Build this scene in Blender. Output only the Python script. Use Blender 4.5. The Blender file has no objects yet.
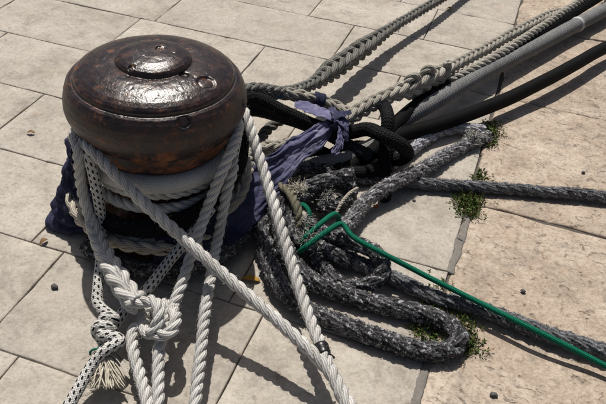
import bpy, math, random
import numpy as np
from mathutils import Matrix, Vector

random.seed(7)
rng = np.random.default_rng(7)
scene = bpy.context.scene
COL = scene.collection

# ------------------------------------------------------------------ camera
# world: x runs along the paving courses, y across them, z up; metres.
F, CX, CY = 727.0, 303.0, 202.0
CAM_ROT = np.array([[0.94390376, -0.25118014, 0.21436937],
                    [0.32342861, 0.57221985, -0.75363013],
                    [0.06663051, 0.7806875, 0.62135931]])
CAM_LOC = np.array([0.86372497, -1.47449051, 1.5])
cam_data = bpy.data.cameras.new('camera')
cam = bpy.data.objects.new('camera', cam_data)
COL.objects.link(cam)
m4 = Matrix(CAM_ROT.tolist()).to_4x4()
m4.translation = Vector(CAM_LOC)
cam.matrix_world = m4
cam_data.sensor_width = 36.0
cam_data.lens = F / 606.0 * 36.0
cam_data.clip_start = 0.02
cam_data.clip_end = 2000.0
scene.camera = cam

# ------------------------------------------------------------------ light
SUN_EL = math.radians(64)
SUN_AZ = math.radians(-31)          # clockwise from +y
world = bpy.data.worlds.new('World')
scene.world = world
world.use_nodes = True
wn = world.node_tree.nodes
wl = world.node_tree.links
for n in list(wn):
    wn.remove(n)
w_out = wn.new('ShaderNodeOutputWorld')
w_bg = wn.new('ShaderNodeBackground')
w_sky = wn.new('ShaderNodeTexSky')
w_sky.sky_type = 'NISHITA'
w_sky.sun_disc = False
w_sky.sun_elevation = SUN_EL
w_sky.sun_rotation = SUN_AZ
w_sky.dust_density = 4.0
w_sky.ozone_density = 0.6
w_bg.inputs['Strength'].default_value = 0.05
wl.new(w_sky.outputs[0], w_bg.inputs[0])
wl.new(w_bg.outputs[0], w_out.inputs[0])
sun_data = bpy.data.lights.new('sun', 'SUN')
sun_data.energy = 4.7
sun_data.angle = math.radians(0.53)
sun_data.color = (1.0, 0.95, 0.88)
sun = bpy.data.objects.new('sun', sun_data)
COL.objects.link(sun)
to_sun = Vector((math.sin(SUN_AZ) * math.cos(SUN_EL), math.cos(SUN_AZ) * math.cos(SUN_EL), math.sin(SUN_EL)))
sun.rotation_euler = to_sun.to_track_quat('Z', 'Y').to_euler()
sun.location = to_sun * 5
scene.render.engine = 'CYCLES'
scene.view_settings.view_transform = 'Standard'
scene.view_settings.look = 'None'
scene.view_settings.gamma = 1.0
scene.view_settings.exposure = 0.0
scene.view_settings.use_curve_mapping = False

# ------------------------------------------------------------------ helpers: places
BX, BY = -0.0166, 0.0649            # foot of the bollard


def at(px, py, z=0.0):
    """point at height z seen in direction (px, py) from the survey station"""
    d = CAM_ROT @ np.array([px - CX, CY - py, -F])
    return CAM_LOC + d * ((z - CAM_LOC[2]) / d[2])


def cy(px, py, r):
    """point on an upright cylinder of radius r about the bollard's axis"""
    d = CAM_ROT @ np.array([px - CX, CY - py, -F])
    o = CAM_LOC - np.array([BX, BY, 0])
    a = d[0]**2 + d[1]**2
    b = 2 * (o[0] * d[0] + o[1] * d[1])
    c = o[0]**2 + o[1]**2 - r * r
    disc = b * b - 4 * a * c
    t = (-b - math.sqrt(max(disc, 0.0))) / (2 * a)
    p = CAM_LOC + d * t
    return p


def ring(a0, a1, z0, z1, r0, r1=None, n=8):
    r1 = r0 if r1 is None else r1
    out = []
    for i in range(n + 1):
        k = i / n
        a = math.radians(a0 + (a1 - a0) * k)
        r = r0 + (r1 - r0) * k
        out.append(np.array([BX + r * math.cos(a), BY + r * math.sin(a), z0 + (z1 - z0) * k]))
    return out


# ------------------------------------------------------------------ helpers: noise, curves
def _h(i, j, k, s):
    n = (i * 374761393 + j * 668265263 + k * 2147483647 + s * 974711) & 0xffffffff
    n = ((n ^ (n >> 13)) * 1274126177) & 0xffffffff
    n = ((n ^ (n >> 16)) * 2246822519) & 0xffffffff
    return ((n ^ (n >> 15)) & 0xffffff) / float(0xffffff)


def vnoise(p, seed=0):
    p = np.asarray(p, float)
    f0 = np.floor(p)
    i = f0.astype(np.int64)
    f = p - f0
    f = f * f * (3 - 2 * f)
    r = 0
    for a in (0, 1):
        wa = f[:, 0] if a else 1 - f[:, 0]
        for b in (0, 1):
            wb = f[:, 1] if b else 1 - f[:, 1]
            for c in (0, 1):
                wc = f[:, 2] if c else 1 - f[:, 2]
                r = r + wa * wb * wc * _h(i[:, 0] + a, i[:, 1] + b, i[:, 2] + c, seed)
    return r * 2 - 1


def fbm(p, scale, seed=0, octv=3):
    p = np.asarray(p, float) * scale
    s, amp = 0, 1.0
    for o in range(octv):
        s = s + amp * vnoise(p, seed + o)
        p = p * 2.03 + 5.1
        amp *= 0.5
    return s


def spline(pts, step=0.004):
    """centripetal Catmull-Rom through pts, resampled evenly"""
    P = np.array(pts, float)
    P = np.vstack([2 * P[0] - P[1], P, 2 * P[-1] - P[-2]])
    out = []
    for i in range(1, len(P) - 2):
        p0, p1, p2, p3 = P[i - 1:i + 3]
        t0 = 0
        t1 = t0 + max(np.linalg.norm(p1 - p0), 1e-5)**.5
        t2 = t1 + max(np.linalg.norm(p2 - p1), 1e-5)**.5
        t3 = t2 + max(np.linalg.norm(p3 - p2), 1e-5)**.5
        n = max(8, int(np.linalg.norm(p2 - p1) / 0.004))
        t = np.linspace(t1, t2, n, endpoint=False)[:, None]
        a1 = (t1 - t) / (t1 - t0) * p0 + (t - t0) / (t1 - t0) * p1
        a2 = (t2 - t) / (t2 - t1) * p1 + (t - t1) / (t2 - t1) * p2
        a3 = (t3 - t) / (t3 - t2) * p2 + (t - t2) / (t3 - t2) * p3
        b1 = (t2 - t) / (t2 - t0) * a1 + (t - t0) / (t2 - t0) * a2
        b2 = (t3 - t) / (t3 - t1) * a2 + (t - t1) / (t3 - t1) * a3
        out.append((t2 - t) / (t2 - t1) * b1 + (t - t1) / (t2 - t1) * b2)
    C = np.vstack(out + [P[-2][None]])
    for _ in range(6):
        C[1:-1] = 0.25 * C[:-2] + 0.5 * C[1:-1] + 0.25 * C[2:]
    d = np.linalg.norm(np.diff(C, axis=0), axis=1)
    s = np.concatenate([[0], np.cumsum(d)])
    n = max(4, int(s[-1] / step))
    si = np.linspace(0, s[-1], n + 1)
    return np.stack([np.interp(si, s, C[:, k]) for k in range(3)], 1)


def frames(C):
    T = np.gradient(C, axis=0)
    T /= np.linalg.norm(T, axis=1)[:, None] + 1e-12
    N = np.zeros_like(C)
    v = np.cross(T[0], [0, 0, 1.0])
    if np.linalg.norm(v) < 1e-3:
        v = np.array([1.0, 0, 0])
    v /= np.linalg.norm(v)
    for i in range(len(C)):
        v = v - T[i] * v.dot(T[i])
        v /= np.linalg.norm(v) + 1e-12
        N[i] = v
    return T, N, np.cross(T, N)


def arclen(C):
    return np.concatenate([[0], np.cumsum(np.linalg.norm(np.diff(C, axis=0), axis=1))])


# ------------------------------------------------------------------ helpers: meshes
def mesh_from(name, V, Fc, UV=None, smooth=True):
    me = bpy.data.meshes.new(name)
    V = np.asarray(V, np.float32)
    Fc = np.asarray(Fc, np.int32)
    k = Fc.shape[1]
    me.vertices.add(len(V))
    me.vertices.foreach_set('co', V.ravel())
    me.loops.add(Fc.size)
    me.loops.foreach_set('vertex_index', Fc.ravel())
    me.polygons.add(len(Fc))
    me.polygons.foreach_set('loop_start', np.arange(0, Fc.size, k, dtype=np.int32))
    me.polygons.foreach_set('loop_total', np.full(len(Fc), k, np.int32))
    if UV is not None:
        ul = me.uv_layers.new(name='UVMap')
        ul.data.foreach_set('uv', np.asarray(UV, np.float32).ravel())
    me.update(calc_edges=True)
    me.polygons.foreach_set('use_smooth', np.full(len(Fc), smooth, bool))
    me.validate()
    return me


def put(name, me, mat=None, parent=None, loc=None):
    o = bpy.data.objects.new(name, me)
    COL.objects.link(o)
    if mat is not None:
        me.materials.append(mat)
    if parent is not None:
        o.parent = parent
    if loc is not None:
        o.location = loc
    return o


def tag(o, label=None, cat=None, group=None, kind=None):
    if label:
        o['label'] = label
    if cat:
        o['category'] = cat
    if group:
        o['group'] = group
    if kind:
        o['kind'] = kind
    return o


def thing(name, label, cat, loc=(0, 0, 0), group=None):
    o = bpy.data.objects.new(name, None)
    COL.objects.link(o)
    o.empty_display_size = 0.05
    o.location = loc
    return tag(o, label, cat, group)


def tube_arrays(C, rad, sides=10, N=None, B=None, cap=True, v0=0.0):
    n = len(C)
    if N is None:
        T, N, B = frames(C)
    rad = np.broadcast_to(rad, (n,))
    th = np.arange(sides) / sides * 2 * np.pi
    V = C[:, None] + rad[:, None, None] * (np.cos(th)[None, :, None] * N[:, None] + np.sin(th)[None, :, None] * B[:, None])
    V = V.reshape(-1, 3)
    i = np.arange(n - 1)[:, None]
    j = np.arange(sides)[None]
    j1 = (j + 1) % sides
    Fq = np.stack([i * sides + j, i * sides + j1, (i + 1) * sides + j1, (i + 1) * sides + j], -1).reshape(-1, 4)
    s = arclen(C)
    u0 = np.broadcast_to(s[:-1, None], (n - 1, sides))
    u1 = np.broadcast_to(s[1:, None], (n - 1, sides))
    va = np.broadcast_to(j / sides, (n - 1, sides)) + v0
    vb = va + 1.0 / sides
    UV = np.stack([np.stack([u0, va], -1), np.stack([u0, vb], -1), np.stack([u1, vb], -1), np.stack([u1, va], -1)], 2).reshape(-1, 2)
    if cap:
        nv = len(V)
        V = np.vstack([V, C[0], C[-1]])
        jj = np.arange(sides)
        f0 = np.stack([np.full(sides, nv), (jj + 1) % sides, jj, jj], 1)
        # triangle fans written as degenerate-free quads by pairing neighbours
        ev = jj[::2]
        f0 = np.stack([np.full(len(ev), nv), (ev + 2) % sides, (ev + 1) % sides, ev], 1)
        b = (n - 1) * sides
        f1 = np.stack([np.full(len(ev), nv + 1), b + ev, b + (ev + 1) % sides, b + (ev + 2) % sides], 1)
        Fq = np.vstack([Fq, f0, f1])
        UV = np.vstack([UV, np.zeros((len(f0) * 4 + len(f1) * 4, 2))])
    return V, Fq, UV


def join(parts):
    Vs, Fs, Us, o = [], [], [], 0
    for V, Fq, UV in parts:
        Vs.append(V)
        Fs.append(Fq + o)
        Us.append(UV)
        o += len(V)
    return np.vstack(Vs), np.vstack(Fs), np.vstack(Us)


def strand_curve(C, N, B, ang, orad):
    return C + orad[:, None] * (np.cos(ang)[:, None] * N + np.sin(ang)[:, None] * B)


def wobble(C, amp, scale, seed):
    if amp <= 0:
        return C
    D = np.stack([fbm(C, scale, seed + 11 * k, 2) for k in range(3)], 1) * amp
    return C + D


# ------------------------------------------------------------------ helpers: materials
class NT:
    def __init__(self, name):
        self.m = bpy.data.materials.new(name)
        self.m.use_nodes = True
        self.t = self.m.node_tree
        self.t.nodes.clear()
        self.out = self.n('ShaderNodeOutputMaterial')
        self.b = self.n('ShaderNodeBsdfPrincipled')
        self.l(self.b.outputs[0], self.out.inputs['Surface'])

    def n(self, kind, **kw):
        x = self.t.nodes.new(kind)
        for k, v in kw.items():
            setattr(x, k, v)
        return x

    def l(self, a, b):
        self.t.links.new(a, b)

    def val(self, sock, v):
        if hasattr(v, 'is_linked') or hasattr(v, 'links'):
            self.l(v, sock)
        else:
            sock.default_value = v

    def math(self, op, a, b=0.0, c=0.0, clamp=False):
        x = self.n('ShaderNodeMath', operation=op, use_clamp=clamp)
        self.val(x.inputs[0], a)
        self.val(x.inputs[1], b)
        self.val(x.inputs[2], c)
        return x.outputs[0]

    def noise(self, vec, scale, detail=4.0, rough=0.55, dist=0.0):
        x = self.n('ShaderNodeTexNoise')
        self.l(vec, x.inputs['Vector'])
        x.inputs['Scale'].default_value = scale
        x.inputs['Detail'].default_value = detail
        x.inputs['Roughness'].default_value = rough
        x.inputs['Distortion'].default_value = dist
        return x.outputs['Fac']

    def voro(self, vec, scale, feature='F1'):
        x = self.n('ShaderNodeTexVoronoi', feature=feature)
        self.l(vec, x.inputs['Vector'])
        x.inputs['Scale'].default_value = scale
        return x.outputs['Distance']

    def ramp(self, fac, stops):
        x = self.n('ShaderNodeValToRGB')
        self.l(fac, x.inputs[0])
        e = x.color_ramp.elements
        while len(e) < len(stops):
            e.new(0.5)
        for k, (p, c) in enumerate(stops):
            e[k].position = p
            e[k].color = (*c, 1) if len(c) == 3 else c
        return x.outputs[0]

    def step(self, fac, lo, hi):
        x = self.n('ShaderNodeMapRange', interpolation_type='SMOOTHSTEP')
        self.val(x.inputs[0], fac)
        x.inputs[1].default_value = lo
        x.inputs[2].default_value = hi
        return x.outputs[0]

    def mix(self, fac, a, b, blend='MIX'):
        x = self.n('ShaderNodeMix', data_type='RGBA', blend_type=blend)
        self.val(x.inputs[0], fac)
        for s, v in ((x.inputs[6], a), (x.inputs[7], b)):
            if isinstance(v, tuple):
                s.default_value = (*v, 1)
            else:
                self.l(v, s)
        return x.outputs[2]

    def bump(self, h, strength, dist, prev=None):
        x = self.n('ShaderNodeBump')
        self.l(h, x.inputs['Height'])
        x.inputs['Strength'].default_value = strength
        x.inputs['Distance'].default_value = dist
        if prev is not None:
            self.l(prev, x.inputs['Normal'])
        return x.outputs[0]

    def objvec(self, rand=True):
        tc = self.n('ShaderNodeTexCoord')
        v = tc.outputs['Object']
        if rand:
            oi = self.n('ShaderNodeObjectInfo')
            cx = self.n('ShaderNodeCombineXYZ')
            self.l(self.math('MULTIPLY', oi.outputs['Random'], 37.0), cx.inputs[0])
            self.l(self.math('MULTIPLY', oi.outputs['Random'], 91.0), cx.inputs[1])
            ad = self.n('ShaderNodeVectorMath', operation='ADD')
            self.l(v, ad.inputs[0])
            self.l(cx.outputs[0], ad.inputs[1])
            v = ad.outputs[0]
            self.rand = oi.outputs['Random']
        return v

    def uv(self):
        tc = self.n('ShaderNodeTexCoord')
        sx = self.n('ShaderNodeSeparateXYZ')
        self.l(tc.outputs['UV'], sx.inputs[0])
        return sx.outputs[0], sx.outputs[1]


def fin(t, color, rough, normal=None, metal=0.0, spec=None):
    t.val(t.b.inputs['Base Color'], (*color, 1) if isinstance(color, tuple) else color)
    t.val(t.b.inputs['Roughness'], rough)
    t.b.inputs['Metallic'].default_value = metal if not hasattr(metal, 'links') else 0
    if hasattr(metal, 'links'):
        t.l(metal, t.b.inputs['Metallic'])
    if spec is not None:
        t.b.inputs['Specular IOR Level'].default_value = spec
    if normal is not None:
        t.l(normal, t.b.inputs['Normal'])
    return t.m


def mat_stone(name, c_lo, c_mid, c_hi, pit=0.5, rustamt=0.25, rough_scale=1.0, grain=0.2):
    t = NT(name)
    v = t.objvec()
    big = t.noise(v, 3.2, 5, 0.6)
    mid = t.noise(v, 14, 5, 0.65)
    fine = t.noise(v, 120, 3, 0.7)
    a = t.math('ADD', t.math('MULTIPLY', big, 0.5), t.math('MULTIPLY', mid, 0.5))
    col = t.ramp(a, [(0.32, c_lo), (0.5, c_mid), (0.66, c_hi)])
    # grain
    col = t.mix(t.math('MULTIPLY', t.step(fine, 0.5, 0.72), 0.35), col, tuple(x * 0.62 for x in c_lo))
    # whole-piece tint
    col = t.mix(t.math('MULTIPLY', t.rand, 0.35), col, tuple(x * y for x, y in zip(c_mid, (0.78, 0.79, 0.82))))
    # warm iron stains
    st = t.step(t.noise(v, 5.5, 4, 0.6, 0.6), 0.6, 0.78)
    col = t.mix(t.math('MULTIPLY', st, rustamt), col, (0.36, 0.22, 0.12))
    # grey dirt films
    dirt = t.step(t.noise(v, 8.5, 6, 0.75, 0.6), 0.5, 0.70)
    col = t.mix(t.math('MULTIPLY', dirt, 0.5), col, (0.16, 0.145, 0.125))
    # dark specks and worn pits
    vw = t.n('ShaderNodeVectorMath', operation='ADD')
    wn_ = t.n('ShaderNodeTexNoise')
    t.l(v, wn_.inputs['Vector'])
    wn_.inputs['Scale'].default_value = 30
    sc = t.n('ShaderNodeVectorMath', operation='SCALE')
    t.l(wn_.outputs['Color'], sc.inputs[0])
    sc.inputs[3].default_value = 0.03
    t.l(v, vw.inputs[0])
    t.l(sc.outputs[0], vw.inputs[1])
    vd = t.voro(vw.outputs[0], 34 * rough_scale)
    gate = t.step(t.noise(v, 11, 3, 0.6), 0.47, 0.6)
    spot = t.math('MULTIPLY', t.math('SUBTRACT', 1.0, t.step(vd, 0.06, 0.26)), gate)
    # short hollows left by the bedding, all lying much the same way
    mp = t.n('ShaderNodeMapping')
    t.l(vw.outputs[0], mp.inputs['Vector'])
    mp.inputs['Rotation'].default_value = (0, 0, 0.5)
    mp.inputs['Scale'].default_value = (1.0, 1.6, 1.0)
    hol = t.step(t.noise(mp.outputs[0], 30 * rough_scale, 5, 0.7, 0.9), 0.59, 0.72)
    pits = t.math('MAXIMUM', spot, t.math('MULTIPLY', hol, pit))
    col = t.mix(t.math('MULTIPLY', pits, 0.38 * pit + 0.14), col, (0.12, 0.095, 0.075))
    gr = t.noise(v, 75, 4, 0.75)
    col = t.mix(t.math('MULTIPLY', t.step(gr, 0.48, 0.64), grain), col, tuple(x * 0.55 for x in c_lo))
    col = t.mix(t.math('MULTIPLY', t.step(gr, 0.5, 0.36), 0.12), col, tuple(min(1, x * 1.15) for x in c_hi))
    vs = t.voro(v, 16)
    sp = t.math('MULTIPLY', t.math('SUBTRACT', 1.0, t.step(vs, 0.025, 0.06)), t.step(t.noise(v, 23, 2), 0.55, 0.6))
    col = t.mix(t.math('MULTIPLY', sp, 0.85), col, (0.035, 0.03, 0.028))
    h1 = t.math('SUBTRACT', t.math('ADD', mid, t.math('MULTIPLY', fine, 0.35)), t.math('MULTIPLY', pits, pit))
    nb = t.bump(h1, 0.7, 0.008 * pit + 0.002)
    lump = t.noise(v, 44, 4, 0.6, 0.6)
    col = t.mix(t.math('MULTIPLY', t.step(lump, 0.52, 0.68), grain * 1.3), col, tuple(x * 0.7 for x in c_lo))
    nb = t.bump(lump, 0.6, 0.0045 * pit, nb)
    nb = t.bump(gr, 0.45, 0.0015, nb)
    nb = t.bump(t.noise(v, 330, 2, 0.7), 0.4, 0.0012, nb)
    return fin(t, col, t.math('ADD', 0.68, t.math('MULTIPLY', mid, 0.25)), nb, spec=0.3)


def mat_rope(name, c_dark, c_mid, c_hi, yarns=9.0, twist=38.0, dirt=(0.10, 0.09, 0.075), dirt_amt=0.4, rough=0.75, relief=0.0016, blotch=None, sheen=0.0):
    """laid or plaited strand: fine yarns run along the strand at a slant"""
    t = NT(name)
    u, w = t.uv()
    v = t.objvec()
    ph = t.math('ADD', t.math('MULTIPLY', w, yarns), t.math('MULTIPLY', u, twist))
    jit = t.noise(v, 60, 3, 0.6)
    ph = t.math('ADD', ph, t.math('MULTIPLY', jit, 0.8))
    wave = t.math('MULTIPLY_ADD', t.math('SINE', t.math('MULTIPLY', ph, 2 * math.pi)), 0.5, 0.5)
    big = t.noise(v, 9, 4, 0.6)
    fine = t.noise(v, 260, 3, 0.7)
    a = t.math('ADD', t.math('MULTIPLY', big, 0.55), t.math('MULTIPLY', t.math('ADD', t.math('MULTIPLY', wave, 0.5), t.math('MULTIPLY', fine, 0.5)), 0.45))
    col = t.ramp(a, [(0.3, c_dark), (0.48, c_mid), (0.66, c_hi)])
    dm = t.step(t.noise(v, 22, 5, 0.7, 0.3), 0.5, 0.75)
    col = t.mix(t.math('MULTIPLY', dm, dirt_amt), col, dirt)
    if blotch:
        bc, bs, lo, hi, amt = blotch
        bm = t.step(t.noise(v, bs, 5, 0.75, 0.2), lo, hi)
        col = t.mix(t.math('MULTIPLY', bm, amt), col, bc)
    nb = t.bump(wave, 0.6, relief)
    nb = t.bump(fine, 0.5, relief * 0.8, nb)
    m = fin(t, col, rough, nb, spec=0.25)
    if sheen:
        t.b.inputs['Sheen Weight'].default_value = sheen
    return m


def mat_braid(name, base, dark, n_v, per_u, relief=0.002, rough=0.7, fleck=None, dirt=0.3, v_scale=1.0, hi=None):
    """fine woven cover; n_v carriers round the tube, per_u crossings per metre"""
    t = NT(name)
    u, w = t.uv()
    v = t.objvec()
    s = t.math('ADD', t.math('MULTIPLY', w, n_v), t.math('MULTIPLY', u, per_u))
    q = t.math('SUBTRACT', t.math('MULTIPLY', w, n_v), t.math('MULTIPLY', u, per_u))
    h = t.math('MULTIPLY', t.math('SINE', t.math('MULTIPLY', s, math.pi)), t.math('SINE', t.math('MULTIPLY', q, math.pi)))
    h01 = t.math('MULTIPLY_ADD', h, 0.5, 0.5)
    g1 = t.math('ABSOLUTE', t.math('SINE', t.math('MULTIPLY', s, math.pi)))
    g2 = t.math('ABSOLUTE', t.math('SINE', t.math('MULTIPLY', q, math.pi)))
    gap = t.math('MULTIPLY', g1, g2)
    fine = t.noise(v, 300, 3, 0.7)
    big = t.noise(v, 12, 4, 0.6)
    k = t.math('ADD', t.math('MULTIPLY', gap, 0.5), t.math('ADD', t.math('MULTIPLY', fine, 0.25), t.math('MULTIPLY', big, 0.35)))
    col = t.ramp(k, [(0.2, dark), (0.6, base), (0.9, hi or base)])
    col = t.mix(t.math('MULTIPLY', t.step(t.noise(v, 24, 5, 0.7), 0.5, 0.75), dirt), col, tuple(x * 0.4 for x in base))
    if fleck:
        nv, pu, lu, lv = fleck
        # marker yarns: dashes set in slanting rows
        uu = t.math('MULTIPLY', u, pu)
        vv = t.math('MULTIPLY', w, nv)
        row = t.math('FLOOR', vv)
        uu = t.math('ADD', uu, t.math('MULTIPLY', row, 0.5))
        fu = t.math('ABSOLUTE', t.math('SUBTRACT', t.math('FRACT', uu), 0.5))
        fv = t.math('SUBTRACT', t.math('FRACT', vv), 0.5)
        fv = t.math('ABSOLUTE', t.math('ADD', fv, t.math('MULTIPLY', t.math('SUBTRACT', t.math('FRACT', uu), 0.5), 0.35)))
        e = t.math('ADD', t.math('POWER', t.math('DIVIDE', fu, lu), 2.5), t.math('POWER', t.math('DIVIDE', fv, lv), 2.5))
        e = t.math('ADD', e, t.math('MULTIPLY', t.math('SUBTRACT', fine, 0.5), 0.9))
        fm = t.math('SUBTRACT', 1.0, t.step(e, 0.75, 1.15))
        col = t.mix(fm, col, (0.012, 0.012, 0.014))
    nb = t.bump(t.math('ADD', h01, gap), 0.7, relief)
    nb = t.bump(fine, 0.4, relief * 0.5, nb)
    return fin(t, col, rough, nb, spec=0.1)


def mat_plain(name, col, rough=0.7, var=0.35, scale=60, relief=0.001, spec=0.3):
    t = NT(name)
    v = t.objvec()
    a = t.noise(v, scale, 4, 0.65)
    c = t.mix(t.math('MULTIPLY', a, var * 2), col, tuple(x * 0.35 for x in col))
    return fin(t, c, rough, t.bump(a, 0.5, relief), spec=spec)


M = {}
M['slab'] = mat_stone('limestone_paving', (0.24, 0.21, 0.172), (0.42, 0.38, 0.325), (0.53, 0.49, 0.43), pit=0.4, rustamt=0.3)
M['coping'] = mat_stone('rough_limestone_coping', (0.25, 0.188, 0.138), (0.43, 0.352, 0.275), (0.58, 0.50, 0.41), pit=1.0, rustamt=0.42, grain=0.34, rough_scale=0.75)
M['bed'] = mat_plain('dirty_mortar', (0.11, 0.095, 0.08), 0.95, 0.4, 90, 0.004)
M['mortar'] = mat_plain('grey_joint_mortar', (0.12, 0.105, 0.09), 0.95, 0.4, 70, 0.006)
M['mortarpale'] = mat_plain('weathered_mortar', (0.25, 0.23, 0.205), 0.95, 0.45, 60, 0.006)
M['ground'] = mat_plain('quay_concrete', (0.34, 0.31, 0.27), 0.9, 0.25, 6, 0.003)
M['white'] = mat_rope('white_polyester_rope', (0.28, 0.27, 0.25), (0.48, 0.468, 0.445), (0.66, 0.65, 0.625), yarns=8, twist=30, dirt=(0.30, 0.27, 0.23), dirt_amt=0.35, rough=0.6)
M['cream'] = mat_rope('cream_hemp_rope', (0.22, 0.19, 0.15), (0.44, 0.40, 0.33), (0.6, 0.56, 0.48), yarns=8, twist=30, dirt=(0.14, 0.11, 0.08), dirt_amt=0.5)
M['greyplait'] = mat_rope('weathered_grey_rope', (0.045, 0.045, 0.04), (0.12, 0.118, 0.104), (0.25, 0.245, 0.225), yarns=9, twist=24, dirt=(0.06, 0.055, 0.045), dirt_amt=0.6)
M['tanplait'] = mat_rope('weathered_tan_rope', (0.12, 0.108, 0.088), (0.28, 0.26, 0.22), (0.46, 0.44, 0.39), yarns=9, twist=24, dirt=(0.09, 0.08, 0.065), dirt_amt=0.5)
M['fuzzy'] = mat_rope('fouled_dark_rope', (0.012, 0.012, 0.013), (0.03, 0.03, 0.032), (0.10, 0.10, 0.105), yarns=7, twist=20, dirt=(0.012, 0.012, 0.011), dirt_amt=0.7, rough=0.95, relief=0.004, blotch=((0.5, 0.5, 0.52), 85, 0.52, 0.64, 0.8))
M['fuzzpale'] = mat_rope('fouled_grey_rope', (0.03, 0.03, 0.033), (0.08, 0.08, 0.086), (0.2, 0.2, 0.215), yarns=7, twist=20, dirt=(0.03, 0.03, 0.03), dirt_amt=0.55, rough=0.95, relief=0.004, blotch=((0.58, 0.57, 0.6), 85, 0.5, 0.62, 0.8))
M['lilac'] = mat_rope('matted_lilac_rope', (0.13, 0.13, 0.15), (0.3, 0.3, 0.34), (0.5, 0.5, 0.55), yarns=7, twist=20, dirt=(0.08, 0.08, 0.09), dirt_amt=0.5, rough=0.95, relief=0.004, blotch=((0.6, 0.6, 0.66), 70, 0.5, 0.66, 0.6))
M['greyrope'] = mat_rope('dark_grey_rope', (0.025, 0.026, 0.03), (0.07, 0.073, 0.08), (0.17, 0.175, 0.185), yarns=7, twist=20, dirt=(0.02, 0.02, 0.02), dirt_amt=0.45, rough=0.9, relief=0.003, blotch=((0.42, 0.42, 0.44), 100, 0.53, 0.66, 0.7))
M['olive'] = mat_rope('olive_rope', (0.05, 0.045, 0.03), (0.13, 0.12, 0.08), (0.2, 0.19, 0.14), dirt_amt=0.5)
M['fleck'] = mat_braid('flecked_braid', (0.62, 0.61, 0.58), (0.28, 0.27, 0.25), 12, 150, 0.0014, 0.65, fleck=(8.0, 52.0, 0.27, 0.24), dirt=0.25, hi=(0.7, 0.69, 0.66))
M['sleeve'] = mat_braid('woven_grey_sleeve', (0.25, 0.25, 0.25), (0.06, 0.06, 0.06), 26, 190, 0.0016, 0.75, dirt=0.35, hi=(0.42, 0.42, 0.41))
M['sleevewhite'] = mat_braid('woven_white_sleeve', (0.58, 0.575, 0.55), (0.26, 0.255, 0.24), 26, 190, 0.0016, 0.75, dirt=0.3, hi=(0.66, 0.65, 0.62))
M['blackbraid'] = mat_braid('black_braid', (0.010, 0.010, 0.011), (0.002, 0.002, 0.002), 14, 110, 0.003, 0.75, dirt=0.2, hi=(0.028, 0.028, 0.03))
M['slate'] = mat_braid('slate_braid', (0.035, 0.037, 0.042), (0.012, 0.012, 0.014), 16, 130, 0.002, 0.8, dirt=0.3, hi=(0.06, 0.063, 0.07))
M['blackhose'] = mat_braid('black_woven_hose', (0.003, 0.003, 0.0033), (0.001, 0.001, 0.001), 30, 240, 0.0014, 0.6, dirt=0.2, hi=(0.007, 0.007, 0.0075))
M['green'] = mat_braid('green_braid', (0.004, 0.145, 0.085), (0.001, 0.05, 0.03), 7, 190, 0.0016, 0.6, dirt=0.2, hi=(0.008, 0.21, 0.125))
M['tape'] = mat_plain('black_tape', (0.012, 0.012, 0.013), 0.35, 0.2, 120, 0.001, 0.5)
M['clamp'] = mat_plain('pale_band', (0.5, 0.5, 0.5), 0.5, 0.2)
M['fray'] = mat_plain('frayed_fibre', (0.66, 0.61, 0.5), 0.8, 0.3, 90)
M['fraygrey'] = mat_plain('frayed_grey_fibre', (0.42, 0.41, 0.38), 0.85, 0.4, 90)
M['fuzzfibre'] = mat_plain('fouling_fibre', (0.17, 0.17, 0.175), 0.95, 0.5, 120)
M['teal'] = mat_plain('teal_twine', (0.01, 0.16, 0.13), 0.7, 0.3)
M['bluetwine'] = mat_plain('blue_twine', (0.02, 0.10, 0.16), 0.7, 0.3)
M['leafbrown'] = mat_plain('dry_leaf', (0.22, 0.12, 0.05), 0.8, 0.4)
M['leafyellow'] = mat_plain('yellow_leaf', (0.45, 0.25, 0.04), 0.7, 0.35)
M['orange'] = mat_plain('orange_scrap', (0.6, 0.13, 0.02), 0.6, 0.2)
M['pebble'] = mat_plain('grey_pebble', (0.13, 0.125, 0.12), 0.9, 0.4, 120)
M['weed'] = mat_plain('weed_leaf', (0.085, 0.15, 0.025), 0.65, 0.4, 40)
M['weeddry'] = mat_plain('dry_weed_leaf', (0.15, 0.12, 0.04), 0.75, 0.4, 40)


def mat_cloth():
    t = NT('faded_blue_cloth')
    v = t.objvec(False)
    big = t.noise(v, 14, 5, 0.65, 0.4)
    fine = t.noise(v, 420, 2, 0.7)
    at_ = t.n('ShaderNodeAttribute')
    at_.attribute_name = 'fade_shade'  # cloth's own fading, plus shade painted along the sheet
    c = t.ramp(big, [(0.3, (0.008, 0.010, 0.026)), (0.5, (0.020, 0.022, 0.055)), (0.68, (0.05, 0.05, 0.10))])
    faded = t.ramp(big, [(0.3, (0.07, 0.07, 0.15)), (0.5, (0.14, 0.135, 0.24)), (0.68, (0.27, 0.26, 0.36))])
    c = t.mix(at_.outputs['Fac'], c, faded)
    stain = t.step(t.noise(v, 34, 5, 0.75, 0.5), 0.5, 0.66)
    c = t.mix(t.math('MULTIPLY', stain, 0.62), c, (0.02, 0.03, 0.045))
    nb = t.bump(fine, 0.3, 0.0008)
    nb = t.bump(t.noise(v, 38, 5, 0.65, 0.8), 0.8, 0.007, nb)
    nb = t.bump(t.noise(v, 110, 3, 0.6, 1.0), 0.5, 0.002, nb)
    return fin(t, c, 0.8, nb, spec=0.2)


M['cloth'] = mat_cloth()


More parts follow.
